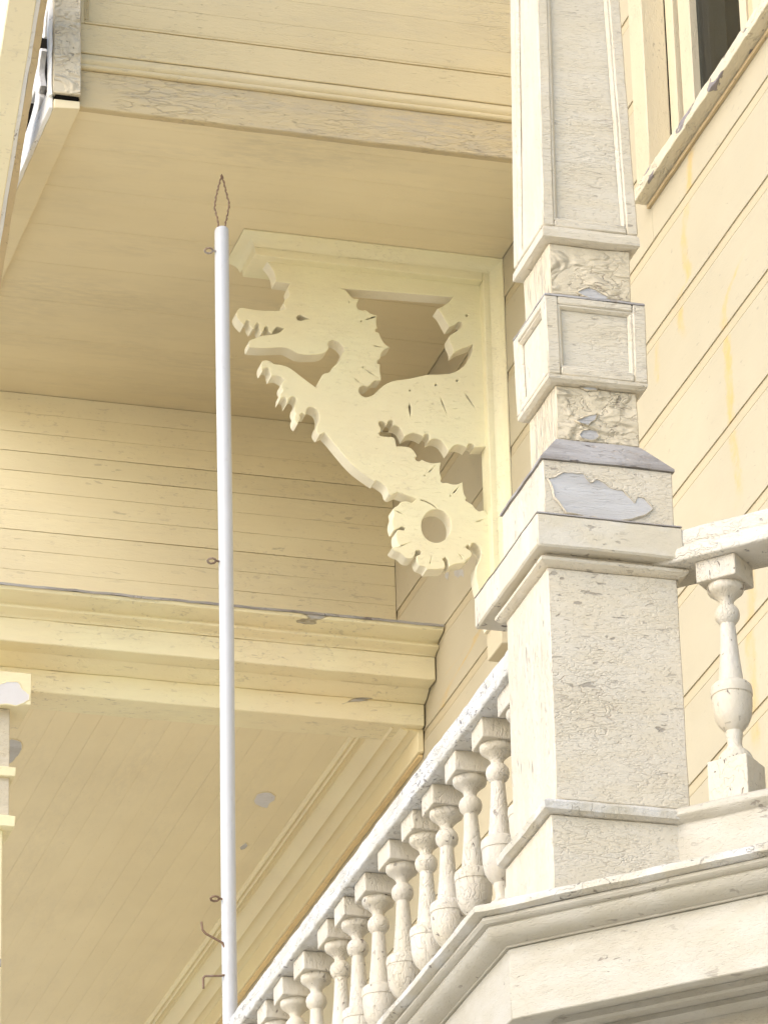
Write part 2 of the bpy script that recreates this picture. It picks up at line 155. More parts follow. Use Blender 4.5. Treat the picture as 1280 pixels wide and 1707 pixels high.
paint('soffit_paint', lin(230, 216, 180), dirt=.36, dirtcol=(.38, .34, .27, 1), crack=.05, chip=.05, stretch=(.35, 1.3, 1), bump=.35, tint=.015)
paint('ceiling_paint', lin(239, 224, 186), dirt=.14, crack=.06, chip=.1, stretch=(1.3, .35, 1), bump=.35, tint=.012)
paint('crown_paint', lin(243, 227, 186), dirt=.06, crack=.05, chip=.08, stretch=(1.3, .35, 1), bump=.4, tint=0)
paint('fascia_paint', lin(207, 190, 149), dirt=.3, crack=.5, chip=.15, stretch=(.35, 1, 1.7), bump=1.1, tint=.01)
paint('fascia_dirty_paint', lin(200, 182, 142), dirt=.8, dirtcol=(.36, .33, .29, 1), crack=.8, chip=.25, stretch=(.3, 1, 1.7), bump=1.5, tint=.01)
paint('beam_paint', lin(246, 232, 194), dirt=.26, crack=.5, chip=.3, chipscale=30, peel=.38, peelcol=(.56, .53, .50, 1), stretch=(.35, 1, 1.4), bump=1.2, tint=.02)
paint('bracket_paint', lin(246, 234, 198), dirt=.08, crack=.3, chip=.06, stretch=(.5, 1, 1.5), bump=1.35, tint=.01)
paint('bracket_edge_lit', lin(236, 229, 206), dirt=.2, dirtcol=(.45, .4, .34, 1), crack=.1, chip=.2, bump=.7, tint=0)  # whiter than the face: light reflected off the cut edges, put into the colour
paint('post_paint', lin(211, 201, 179), dirt=.18, crack=.5, chip=.45, chipscale=34, stretch=(.38, .6, 1.8), side=(1, 1.8, .4), bump=1.2, tint=.01, white=.12, pits=.03, fine=1.0)
paint('post_cracked_paint', lin(214, 202, 176), dirt=.22, crack=1.0, chip=.5, chipscale=24, stretch=(.7, .8, 1.25), side=(1, 1.8, .4), bump=1.9, tint=.01, peel=.06, blister=2.4)
paint('pedestal_paint', lin(211, 201, 180), dirt=.2, crack=.7, chip=.5, chipscale=30, stretch=(.6, .7, 1.5), side=(1, 1.8, .4), bump=1.3, fine=1.05, pits=.04, chipth=.64, tint=.01, white=.12)
paint('cap_paint', lin(206, 197, 176), dirt=.2, crack=.25, chip=.9, chipth=.618, chipscale=44, stretch=(.7, .8, 1.3), side=(1, 1.8, .4), bump=1.2, tint=.01, white=.2)
paint('rail_cream_paint', lin(206, 200, 186), dirt=.3, crack=.5, chip=.8, chipscale=40, chipth=.655, dark=(.28, .26, .26, 1), peel=.25, peelscale=9, stretch=(.8, .8, 1.3), bump=1.5, tint=.01, white=.25)
paint('rail_paint', lin(204, 201, 192), dirt=.3, crack=.5, chip=1.0, chipscale=44, chipth=.615, dark=(.30, .28, .27, 1), peel=.32, peelscale=9, stretch=(1, .8, 1.2), bump=2.0, tint=.01, white=.6)
paint('baluster_paint', lin(206, 198, 180), dirt=.42, dirtcol=(.38, .34, .33, 1), crack=.4, chip=.8, chipth=.66, chipscale=46, peel=.22, peelscale=8, peelcol=(.45, .44, .48, 1), stretch=(1.2, 1.2, .7), bump=1.5, tint=.03, white=.2)
paint('deck_paint', lin(186, 180, 165), dirt=.2, crack=.3, chip=.6, chipth=.66, chipscale=28, stretch=(.7, .7, 1.8), bump=1.0, tint=.01, white=.12, pits=.05)
paint('lip_paint', lin(198, 191, 174), dirt=.4, crack=.8, chip=.6, chipscale=40, stretch=(.8, .8, 1), bump=2.2, tint=0, white=.5)
paint('weathered_paint', lin(150, 144, 139), dirt=.6, dirtcol=(.12, .11, .11, 1), crack=.9, chip=.8, chipscale=30, stretch=(.3, 1, 1), bump=1.6, tint=0, white=.25)
paint('primer', lin(184, 182, 180), dirt=.7, dirtcol=(.44, .39, .32, 1), crack=.5, chip=.3, stretch=(.25, 1, 1.6), bump=1.3, tint=0, white=.3)
paint('white_primer', lin(222, 220, 222), dirt=.35, dirtcol=(.4, .34, .28, 1), crack=.4, chip=.25, stretch=(.6, 1, 1), bump=1, tint=0)
paint('trim_white', lin(240, 238, 236), dirt=.2, crack=.5, chip=.6, chipscale=40, stretch=(1, .6, 1), bump=1.2, tint=0)
paint('tan_wood', lin(206, 184, 144), dirt=.5, crack=.6, chip=.5, stretch=(1, .4, 1), bump=1.5, tint=0)
paint('sill_paint', lin(222, 212, 186), dirt=.5, crack=1, chip=1.2, chipscale=30, peel=.62, peelscale=14, peelcol=(.33, .30, .31, 1), stretch=(1, .35, 1.2), bump=2.2, tint=0)
paint('casing_paint', lin(206, 194, 166), dirt=.2, crack=.4, chip=.4, stretch=(1.2, 1.2, .5), bump=1, tint=.01)
paint('pole_paint', lin(196, 198, 202), dirt=.6, crack=0, chip=.12, chipscale=55, stretch=(1, 1, .4), bump=.5, tint=0, rough=.45, chipth=.64)
paint('rusty_wire', lin(128, 104, 84), dirt=.9, dirtcol=(.6, .58, .55, 1), crack=0, chip=.8, chipscale=90, bump=1, tint=0)
paint('dark_wood_gap_shade', lin(30, 27, 24), dirt=.3, dirtcol=(.02, .02, .02, 1), crack=0, chip=0, bump=1, tint=0)  # sheathing wood; its near-black also paints the shade in open gaps
paint('caulk_paint', lin(234, 206, 150), dirt=.5, dirtcol=(.42, .24, .1, 1), crack=.5, chip=.6, stretch=(1, .4, 1), bump=1, tint=0)
paint('concrete', lin(214, 202, 178), dirt=.3, crack=0, chip=0, bump=.5, tint=0)
paint('cable_rubber', lin(60, 55, 52), dirt=.2, crack=0, chip=0, bump=.2, tint=0)
paint('room_dark', lin(40, 43, 46), dirt=.2, crack=0, chip=0, bump=.2, tint=0)
gm = bpy.data.materials.new('window_glass'); gm.use_nodes = True; MATS['window_glass'] = gm
gb = gm.node_tree.nodes['Principled BSDF']; gb.inputs['Base Color'].default_value = (.30, .34, .37, 1); gb.inputs['Roughness'].default_value = .03
gb.inputs['Transmission Weight'].default_value = 1.0; gb.inputs['IOR'].default_value = 1.15
M = MATS
# ------------------------------------------------------------------ mesh helpers
def nz(p, f=14.0): return noise.noise_vector(Vector(p)*f)
def finish(o, bevel=.002, smooth=35, seg=1):
    if smooth:
        for p in o.data.polygons: p.use_smooth = True
        o.data.set_sharp_from_angle(angle=math.radians(smooth))
    if bevel:
        b = o.modifiers.new('bevel', 'BEVEL'); b.width = bevel; b.segments = seg; b.limit_method = 'ANGLE'; b.angle_limit = math.radians(32); b.harden_normals = False
    return o
def link(name, me, mat, parent=None, bevel=.002, smooth=35, seg=1):
    o = bpy.data.objects.new(name, me); COL.objects.link(o)
    for mm in (mat if isinstance(mat, (list, tuple)) else [mat]): me.materials.append(MATS[mm])
    if parent is not None: o.parent = parent; o.matrix_parent_inverse = Matrix.Translation(-parent.location) if parent.type == 'EMPTY' or parent.location.length else Matrix()
    return finish(o, bevel, smooth, seg)
def from_bm(name, bm, mat, parent=None, bevel=.002, smooth=35, seg=1):
    bmesh.ops.recalc_face_normals(bm, faces=bm.faces)
    me = bpy.data.meshes.new(name); bm.to_mesh(me); bm.free(); me.name = name
    return link(name, me, mat, parent, bevel, smooth, seg)
def thing(name, label, cat, loc=(0, 0, 0), group=None):
    o = bpy.data.objects.new(name, None); COL.objects.link(o); o.location = loc; o.empty_display_size = .1
    o['label'] = label; o['category'] = cat
    if group: o['group'] = group
    return o
def tag(o, label, cat, group=None):
    o['label'] = label; o['category'] = cat
    if group: o['group'] = group
    return o
def rings_bm(rings, caps=True, jit=0.0, jf=14.0):
    """rings: list of closed loops with equal point counts, skinned in order"""
    bm = bmesh.new(); vs = []
    for r in rings:
        row = []
        for p in r:
            p = Vector(p)
            if jit: p = p + nz(p, jf)*jit
            row.append(bm.verts.new(p))
        vs.append(row)
    n = len(rings[0])
    for a, b in zip(vs[:-1], vs[1:]):
        for i in range(n):
            try: bm.faces.new((a[i], a[(i+1) % n], b[(i+1) % n], b[i]))
            except ValueError: pass
    if caps: bm.faces.new(list(reversed(vs[0]))); bm.faces.new(vs[-1])
    return bm
def ext(name, prof, fn, t0, t1, mat, parent=None, segs=1, jit=0.0, jf=14.0, bevel=.002, smooth=35, seg=1):
    """extrude the closed profile [(a,b)] from t0 to t1; fn(t,a,b) -> point"""
    rings = [[fn(t0+(t1-t0)*k/segs, a, b) for a, b in prof] for k in range(segs+1)]
    return from_bm(name, rings_bm(rings, True, jit, jf), mat, parent, bevel, smooth, seg)
alongX = lambda t, a, b: (t, a, b)       # profile (y,z)
alongY = lambda t, a, b: (a, t, b)       # profile (x,z)
alongZ = lambda t, a, b: (a, b, t)       # profile (x,y)
def box(name, x0, x1, y0, y1, z0, z1, mat, parent=None, bevel=.002, cuts=0, jit=0.0, axis=None, jf=14):
    d = (x1-x0, y1-y0, z1-z0); ax = axis if axis is not None else d.index(max(d))
    if ax == 0: return ext(name, [(y0, z0), (y1, z0), (y1, z1), (y0, z1)], alongX, x0, x1, mat, parent, cuts+1, jit, jf, bevel)
    if ax == 1: return ext(name, [(x0, z0), (x1, z0), (x1, z1), (x0, z1)], alongY, y0, y1, mat, parent, cuts+1, jit, jf, bevel)
    return ext(name, [(x0, y0), (x1, y0), (x1, y1), (x0, y1)], alongZ, z0, z1, mat, parent, cuts+1, jit, jf, bevel)
def sub_rect(x0, x1, y0, y1, z, n=6):
    p = []
    for i in range(n): p.append((x0+(x1-x0)*i/n, y0, z))
    for i in range(n): p.append((x1, y0+(y1-y0)*i/n, z))
    for i in range(n): p.append((x1-(x1-x0)*i/n, y1, z))
    for i in range(n): p.append((x0, y1-(y1-y0)*i/n, z))
    return p
def square_loft(name, levels, mat, parent=None, jit=.0015, n=6, bevel=.0025, fill=.06, seg=1, jf=16):
    """levels: (z, x0, x1, y0, y1); long gaps are subdivided"""
    L = []
    for a, b in zip(levels[:-1], levels[1:]):
        k = max(1, int(abs(b[0]-a[0])/fill))
        for i in range(k): L.append([a[j]+(b[j]-a[j])*i/k for j in range(5)])
    L.append(list(levels[-1]))
    return from_bm(name, rings_bm([sub_rect(l[1], l[2], l[3], l[4], l[0], n) for l in L], True, jit, jf), mat, parent, bevel, 22, seg)
def arc(cx, cy, r, a0, a1, n=5): return [(cx+r*math.cos(math.radians(a0+(a1-a0)*i/n)), cy+r*math.sin(math.radians(a0+(a1-a0)*i/n))) for i in range(n+1)]
def tube_bm(pts, r, n=8):
    rings = []
    pts = [Vector(p) for p in pts]
    for i, p in enumerate(pts):
        d = (pts[min(i+1, len(pts)-1)]-pts[max(i-1, 0)]).normalized()
        a = d.cross(Vector((0.3, 1, .2))).normalized(); b = d.cross(a)
        rr = r[i] if isinstance(r, (list, tuple)) else r
        rings.append([p+(a*math.cos(2*math.pi*k/n)+b*math.sin(2*math.pi*k/n))*rr for k in range(n)])
    return rings_bm(rings)
def plate_2d(name, outline, holes, depth, mat, fn, parent=None, bevel=.0025, smoothpts=True):
    """flat plate cut from a board: outline and holes in 2D, filled by a curve, placed by fn(u,v,w)"""
    cu = bpy.data.curves.new(name+'_cut', 'CURVE'); cu.dimensions = '2D'; cu.fill_mode = 'BOTH'; cu.extrude = depth/2-bevel; cu.bevel_depth = bevel; cu.offset = -bevel; cu.bevel_resolution = 0
    def rnd(ps):
        if not smoothpts: return ps
        out = []; n = len(ps)
        for i in range(n):
            a, b = Vector(ps[i]), Vector(ps[(i+1) % n]); l = (b-a).length
            q = Vector(ps[i-1]); c0 = (a-q).normalized().dot((b-a).normalized()) if l > 1e-6 and (a-q).length > 1e-6 else 1
            if c0 < .35 or l < .004: out.append(tuple(a))          # keep sharp corners
            else: out += [tuple(a+(q-a)*.22+(b-a)*.0), tuple(a+(b-a)*.22)]
        return out
    for ps in [outline]+holes:
        ps = rnd(ps) if len(ps) > 8 else ps
        s = cu.splines.new('POLY'); s.points.add(len(ps)-1); s.use_cyclic_u = True
        for k, p in enumerate(ps): s.points[k].co = (p[0], p[1], 0, 1)
    tmp = bpy.data.objects.new('tmp_cut', cu); COL.objects.link(tmp)
    dg = bpy.context.evaluated_depsgraph_get(); me = bpy.data.meshes.new_from_object(tmp.evaluated_get(dg)); me.name = name
    bpy.data.objects.remove(tmp); bpy.data.curves.remove(cu)
    me.materials.clear()
    for v in me.vertices: v.co = Vector(fn(v.co.x, v.co.y, v.co.z))
    bm = bmesh.new(); bm.from_mesh(me); bmesh.ops.recalc_face_normals(bm, faces=bm.faces); bm.to_mesh(me); bm.free()
    o = link(name, me, mat if isinstance(mat, (list, tuple)) else [mat], parent, 0, 30)
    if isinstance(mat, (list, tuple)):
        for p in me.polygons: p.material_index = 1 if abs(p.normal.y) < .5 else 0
    return o
def peel_patch(name, pts, fn, mat, parent, rim='post_paint', lift=.0018):
    """bare patch (thin fill) with a raised broken edge of old paint round it; fn(u,v,h) h = height off the surface"""
    c = Vector((sum(p[0] for p in pts)/len(pts), sum(p[1] for p in pts)/len(pts)))
    q = []
    for i in range(len(pts)):
        a, b = Vector(pts[i]), Vector(pts[(i+1) % len(pts)]); k = max(1, int((b-a).length/.008))
        for j in range(k):
            p = a+(b-a)*j/k; n = nz((p.x*3, p.y*3, 1.3), 22); q.append(p+Vector((n.x, n.y))*.0028)
    bm = bmesh.new(); f = [bm.verts.new(fn(p.x, p.y, .0008)) for p in q]; bm.faces.new(f)
    bmesh.ops.triangulate(bm, faces=bm.faces)
    me = bpy.data.meshes.new(name); bm.to_mesh(me); bm.free(); o = link(name, me, mat, parent, 0, 0)
    bm = bmesh.new(); rows = []
    for p in q:
        d = (p-c).normalized(); n = noise.noise(Vector((p.x*40, p.y*40, 3)))
        w0 = .0035+.0025*n; hh = lift*(1+.6*n)
        rows.append([bm.verts.new(fn(*(p), .0008)), bm.verts.new(fn(*(p+d*.0005), hh)), bm.verts.new(fn(*(p+d*w0*.6), hh*.9)), bm.verts.new(fn(*(p+d*w0*1.25), -.0004))])
    n = len(rows)
    for i in range(n):
        for k in range(3): bm.faces.new((rows[i][k], rows[(i+1) % n][k], rows[(i+1) % n][k+1], rows[i][k+1]))
    from_bm('paint_edge', bm, rim, parent, 0, 60)
    return o
# ------------------------------------------------------------------ ground
def ground():
    bm = bmesh.new(); s = 600
    vs = [bm.verts.new(p) for p in ((-s, -s, 0), (s, -s, 0), (s, s, 0), (-s, s, 0))]; bm.faces.new(vs)
    o = from_bm('ground', bm, 'concrete', None, 0, 0); o['kind'] = 'structure'
ground()
XW = 4.40                                 # outer face of the long side wall
# ------------------------------------------------------------------ side wall: rustic siding, one object per board
wall = thing('siding_wall', 'long cream siding wall with wide horizontal boards and yellow drip stains behind the balcony', 'wall', (XW, 12, 4.0))
seams = [9.89, 9.60, 9.306, 9.013, 8.745, 8.480, 8.197, 7.930, 7.636, 7.328, 7.022, 6.757, 6.49, 6.21, 5.93, 5.65, 5.37, 5.09, 4.81, 4.53, 4.25, 3.97]
paint('groove_paint', lin(190, 177, 147), dirt=.15, crack=0, chip=.2, stretch=(1, .4, 1), bump=.5, tint=0)
def side_board(z0, z1, y0, y1):
    x = XW
    prof = [(x, z0), (x, z1-.0385), (x+.003, z1-.0365), (x+.0008, z1-.0350), (x+.0012, z1-.030), (x+.0024, z1-.018), (x+.0038, z1-.006), (x+.004, z1-.0004), (x+.03, z1-.0004), (x+.03, z0)]
    n = max(4, int((y1-y0)/.12))
    o = ext('siding_board', prof, alongY, y0, y1, ['siding_paint', 'groove_paint'], wall, n, .0013, 5, 0, 30)
    for p in o.data.polygons:
        if p.center.z > z1-.039 and p.center.x > XW+.0005: p.material_index = 1
for z1, z0 in zip(seams[:-1], seams[1:]):
    if z0 > 8.4:
        side_board(z0, z1, 11.975, 19); side_board(z0, z1, 7.4, 9.9)
        if z0 < 8.6: ext('siding_board', [(XW, z0), (XW, 8.602), (XW+.03, 8.602), (XW+.03, z0)], alongY, 9.901, 11.974, 'siding_paint', wall, 18, .001, 5, .001, 30)
    elif z1 > 8.5: side_board(z0, z1, 7.4, 19)
    else: side_board(z0, z1, 7.4, 19)
bk = box('wall_sheathing', XW+.031, XW+.12, 7.4, 19, 3.9, 8.48, 'dark_wood_gap_shade', wall, 0)
box('wall_sheathing', XW+.031, XW+.12, 12.0, 19, 8.481, 9.9, 'dark_wood_gap_shade', wall, 0)
peel_patch('bare_patch', P_WALL1, lambda u, v, h: (XW-h, u, v), 'primer', wall, 'siding_paint', .001)
peel_patch('bare_patch', P_WALL2, lambda u, v, h: (XW-h, u, v), 'primer', wall, 'siding_paint', .001)
# ------------------------------------------------------------------ window in the side wall
win = thing('sash_window', 'window with dark glass and peeling grey sill high in the siding wall', 'window', (4.4, 11.3, 8.6))
ext('window_casing', [(4.357, 11.862), (4.357, 11.974), (4.43, 11.974), (4.43, 11.862)], alongZ, 8.652, 10.2, 'casing_paint', win, 12, .001, 9, .003)
ext('window_jamb', [(4.431, 11.80), (4.431, 11.861), (4.60, 11.861), (4.60, 11.80)], alongZ, 8.66, 10.2, 'casing_paint', win, 8, .0012, 9, .002)
ext('window_casing', [(4.357, 10.28), (4.357, 10.392), (4.43, 10.392), (4.43, 10.28)], alongZ, 8.652, 10.2, 'casing_paint', win, 6, .001, 9, .003)
for y0, y1 in ((11.24, 11.785), (10.60, 11.195)):
    sash = ext('window_sash', [(4.44, y1-.10), (4.44, y1-.006), (4.475, y1-.006), (4.475, y1-.10)], alongZ, 8.665, 10.2, 'casing_paint', win, 10, .0012, 9, .002)
    ext('sash_stile', [(4.44, y0), (4.44, y0+.05), (4.475, y0+.05), (4.475, y0)], alongZ, 8.665, 10.2, 'casing_paint', sash, 8, .0012, 9, .002)
    box('sash_rail', 4.44, 4.475, y0+.051, y1-.101, 8.665, 8.70, 'casing_paint', sash, .002)
    box('glass_pane', 4.462, 4.466, y0+.051, y1-.101, 8.701, 10.2, 'window_glass', sash, 0)
box('window_mullion', 4.445, 4.60, 11.198, 11.236, 8.665, 10.2, 'tan_wood', win, .002)
room = bmesh.new()
bmesh.ops.create_cube(room, size=1, matrix=Matrix.Translation((5.55, 11.1, 9.4)) @ Matrix.Diagonal((1.9, 1.7, 1.9, 1)))
for f in [f for f in room.faces if f.normal.x < -.5]: room.faces.remove(f)
from_bm('room_interior', room, 'room_dark', win, 0, 0)
ext('window_sill', [(4.350, 8.606), (4.348, 8.640), (4.353, 8.644), (4.3535, 8.648), (4.36, 8.651), (4.47, 8.662), (4.47, 8.603)], alongY, 10.2, 11.995, 'sill_paint', win, 60, .004, 30, .002)
ext('sill_apron', [(4.390, 8.590), (4.390, 8.602), (4.3995, 8.602), (4.3995, 8.590)], alongY, 10.2, 11.99, 'tan_wood', win, 30, .0015, 30, .001)
# ------------------------------------------------------------------ recessed upper wall of narrow boards
bw = thing('board_wall', 'recessed wall of narrow cream boards with dark cracks under the soffit', 'wall', (3.4, 14.66, 8.2))
z = 9.151; k = 0
while z > 8.06:
    z0 = z-.0725
    gap = .0007+.0010*abs(math.sin(k*2.3)) if k in (2, 3, 6) else .0002
    rings = []
    for i in range(61):
        x = 2.3+(XW-.002-2.3)*i/60
        wv = noise.noise(Vector((x*4, k*3.1, 0)))*.0012; d = .001*noise.noise(Vector((x*2.3, k*1.7, 4)))
        rings.append([(x, 14.66+d, z0+gap+wv), (x, 14.66+d, z-.0006), (x, 14.69, z-.0006), (x, 14.69, z0+gap+wv)])
    from_bm('wall_board', rings_bm(rings), 'back_siding_paint', bw, .0007, 30); z = z0; k += 1
box('wall_sheathing', 2.3, XW, 14.691, 14.78, 8.0, 9.3, 'dark_wood_gap_shade', bw, 0)
# ------------------------------------------------------------------ soffit of the overhang, boards along X
ov = thing('overhanging_bay', 'overhanging upper bay with panelled fascia and flat boarded soffit', 'bay', (3.6, 12.73, 9.15))
y = 12.742; k = 0
while y < 14.675:
    y1 = min(y+.0835, 14.676); o_ = .0005*math.sin(k*4.1)
    ext('soffit_board', [(y, 9.152+o_), (y1-.0002, 9.152+o_), (y1-.0002, 9.172), (y, 9.172)], alongX, 2.87, XW-.003, 'soffit_paint', ov, 10, .0004, 3, .0005, 30); y = y1; k += 1
box('bay_floor', 2.80, XW+.02, 12.76, 14.8, 9.173, 9.25, 'dark_wood_gap_shade', ov, 0)
# fascia: boards, bead mouldings, recessed panel
FY = 12.728
ext('fascia_board', [(FY, 9.139), (FY, 9.268), (FY+.03, 9.268), (FY+.03, 9.139)], alongX, 2.868, XW+.02, 'fascia_dirty_paint', ov, 50, .0022, 7, .003, 40)
ext('bead_moulding', [(FY-.002, 9.2685), (FY-.008, 9.272), (FY-.010, 9.279), (FY-.006, 9.287), (FY-.002, 9.2885), (FY-.004, 9.292), (FY-.007, 9.300), (FY-.006, 9.309), (FY-.001, 9.314), (FY+.003, 9.3265), (FY+.03, 9.3265), (FY+.03, 9.2685)], alongX, 2.868, XW+.02, 'fascia_paint', ov, 40, .0008, 7, 0, 50)
ext('fascia_board', [(FY, 9.329), (FY, 9.431), (FY+.03, 9.431), (FY+.03, 9.329)], alongX, 2.868, XW+.02, 'fascia_paint', ov, 40, .0012, 7, .0025, 40)
ext('panel_bead', [(FY+.004, 9.4315), (FY-.001, 9.434), (FY-.001, 9.4385), (FY+.006, 9.4395), (FY+.003, 9.443), (FY+.003, 9.4465), (FY+.012, 9.448), (FY+.03, 9.448), (FY+.03, 9.4315)], alongX, 2.884, XW+.02, 'fascia_paint', ov, 40, .0008, 7, 0, 50)
box('panel_stile', 2.868, 2.8835, FY, FY+.03, 9.4315, 10.0, 'fascia_paint', ov, .002)
ext('panel_bead', [(2.884, FY+.002), (2.888, FY-.001), (2.892, FY+.006), (2.896, FY+.002), (2.900, FY+.010), (2.900, FY+.03), (2.884, FY+.03)], alongZ, 9.4485, 10.0, 'fascia_paint', ov, 6, .0006, 7, 0, 50)
zz = 9.449
for k, zt in enumerate((9.525, 9.611, 9.70, 9.79, 9.88, 10.0)):
    ext('panel_board', [(FY+.011, zz), (FY+.011, zt-.0003), (FY+.03, zt-.0003), (FY+.03, zz)], alongX, 2.9005, XW+.02, 'fascia_paint', ov, 40, .0006, 6, .0004, 40); zz = zt
# corner board with a cracked bottom joint, and the left edge board
ext('corner_board', [(2.782, 12.700), (2.867, 12.700), (2.867, 12.727), (2.782, 12.760)], alongZ, 9.163, 10.0, 'post_cracked_paint', ov, 24, .002, 14, .003)
ext('corner_strip', [(2.770, 12.712), (2.781, 12.706), (2.781, 12.745), (2.772, 12.742)], alongZ, 9.158, 10.0, 'trim_white', ov, 24, .003, 22, .002)
ext('edge_board', [(2.788, 9.120), (2.868, 9.124), (2.868, 9.151), (2.788, 9.150)], alongY, 12.716, 14.9, 'soffit_paint', ov, 30, .0012, 9, .002)
ext('edge_strip', [(2.774, 9.122), (2.7875, 9.119), (2.7875, 9.200), (2.778, 9.202)], alongY, 12.722, 14.9, 'trim_white', ov, 60, .003, 20, .002)
box('gap_shade_board', 2.792, 2.864, 12.712, 12.74, 9.152, 9.1625, 'dark_wood_gap_shade', ov, 0)  # added near-black strip, paints the shade in the slit below the corner board
# fretwork and a near-black board as painted shade of the void behind it
plate_2d('scroll_fretwork', FRET1, [], .022, 'trim_white', lambda u, v, w: (2.80+w, u, v), ov)
plate_2d('scroll_fretwork', FRET2, [], .022, 'trim_white', lambda u, v, w: (2.80+w, u, v), ov)
box('gap_shade_board', 2.86, 2.866, 12.765, 15, 9.175, 10.0, 'dark_wood_gap_shade', ov, 0)  # added sheet, its near-black stands for the unlit void
# ------------------------------------------------------------------ raking verge board at the far left
vb = thing('verge_board', 'slanting cream verge board with raw wood edge at the top left corner', 'board', (2.65, 12.8, 9.2))
vd = Vector((0, .302, -.294)).normalized(); vn = Vector((0, -vd.z, vd.y)); vn = -vn if vn.y > 0 else vn
V0 = Vector((0, 12.561, 9.39))
def rake(t, a, b): p = V0+vd*t+vn*b; return (a, p.y, p.z)
ext('face_board', [(2.615, 0), (2.70, 0), (2.70, -.15), (2.615, -.15)], rake, -.6, 1.6, 'back_siding_paint', vb, 30, .0015, 8, .003)
ext('edge_trim', [(2.7005, -.012), (2.714, -.014), (2.714, -.06), (2.7005, -.06)], rake, -.6, 1.6, 'trim_white', vb, 50, .0022, 25, .001)
ext('raw_edge', [(2.7145, -.016), (2.737, -.022), (2.737, -.06), (2.7145, -.06)], rake, -.6, 1.6, 'tan_wood', vb, 60, .003, 30, .001)
# ------------------------------------------------------------------ lower beam with cornice
bt = thing('porch_beam', 'cream moulded beam with flaking cornice spanning above the lower porch', 'beam', (3.4, 14.2, 7.95))
X0 = 2.2
ext('cornice_moulding', [(14.123, 8.188), (14.128, 8.176), (14.150, 8.170), (14.176, 8.166), (14.192, 8.158), (14.194, 8.152), (14.183, 8.150), (14.181, 8.142), (14.190, 8.138), (14.212, 8.134), (14.221, 8.128), (14.222, 8.1245), (14.65, 8.1245), (14.65, 8.188)], alongX, X0, XW-.003, 'beam_paint', bt, 70, .0016, 8, .001, 50)
ext('cornice_top', [(14.118, 8.185), (14.117, 8.194), (14.655, 8.21), (14.655, 8.1885), (14.124, 8.1885)], alongX, X0, XW-.003, 'weathered_paint', bt, 70, .003, 18, .001)
ext('cornice_fascia', [(14.224, 8.042), (14.223, 8.124), (14.64, 8.124), (14.64, 8.042)], alongX, X0, XW-.004, 'beam_paint', bt, 70, .002, 9, .003)
ext('bed_moulding', [(14.300, 8.0415), (14.318, 8.030), (14.332, 8.020), (14.352, 8.014), (14.354, 8.0125), (14.60, 8.0125), (14.60, 8.0415)], alongX, X0, XW-.005, 'beam_paint', bt, 40, .001, 8, 0, 60)
ext('beam_board', [(14.357, 7.933), (14.356, 8.011), (14.50, 8.011), (14.50, 7.933)], alongX, X0, XW-.006, 'beam_paint', bt, 70, .0016, 9, .003)
# ------------------------------------------------------------------ lower porch ceiling, boards along Y
pc = thing('porch_ceiling', 'cream boarded porch ceiling below the beam with small peeled spots', 'ceiling', (3.6, 16, 7.96))
x = 2.22; k = 0
while x < 4.20:
    x1 = x+.0765; o_ = .0004*math.sin(k*5.3)
    ext('ceiling_board', [(x, 7.964+o_), (x1-.0003, 7.964-o_), (x1-.0003, 7.985), (x, 7.985)], alongY, 14.505, 19, 'ceiling_paint', pc, 16, .0006, 3, .0007, 30); x = x1; k += 1
box('ceiling_backing', 2.22, XW, 14.51, 19, 7.986, 8.0, 'dark_wood_gap_shade', pc, 0)
for nm, pp, mt in (('bare_patch', P_CEIL1, 'white_primer'), ('bare_patch', P_CEIL2, 'primer'), ('bare_patch', P_CEIL3, 'primer'), ('bare_patch', P_CEIL4, 'primer')):
    peel_patch(nm, pp, lambda u, v, h: (u, v, 7.9628-h), mt, pc, 'ceiling_paint', .0015)
ext('bead_strip', [(4.194, 7.9635), (4.196, 7.951), (4.203, 7.947), (4.209, 7.950), (4.211, 7.9585), (4.214, 7.950), (4.220, 7.946), (4.226, 7.950), (4.228, 7.9635)], alongY, 14.505, 19, 'crown_paint', pc, 24, .0006, 4, 0, 60)
ext('crown_moulding', [(4.2285, 7.9635), (4.247, 7.961), (4.250, 7.955), (4.272, 7.945), (4.294, 7.928), (4.297, 7.936), (4.300, 7.938), (4.318, 7.934), (4.344, 7.920), (4.347, 7.927), (4.350, 7.929), (4.3775, 7.922), (4.3775, 7.9635)], alongY, 14.385, 19, 'crown_paint', pc, 24, .0006, 4, 0, 25)
ext('frieze_board', [(4.3778, 7.856), (4.398, 7.853), (4.398, 7.9635), (4.3778, 7.9635)], alongY, 14.385, 19, 'crown_paint', pc, 24, .0008, 4, .002)
ext('caulk_line', [(4.384, 7.845), (4.3985, 7.840), (4.3985, 7.8525), (4.384, 7.8525)], alongY, 14.40, 19, 'caulk_paint', pc, 90, .002, 25, .001)
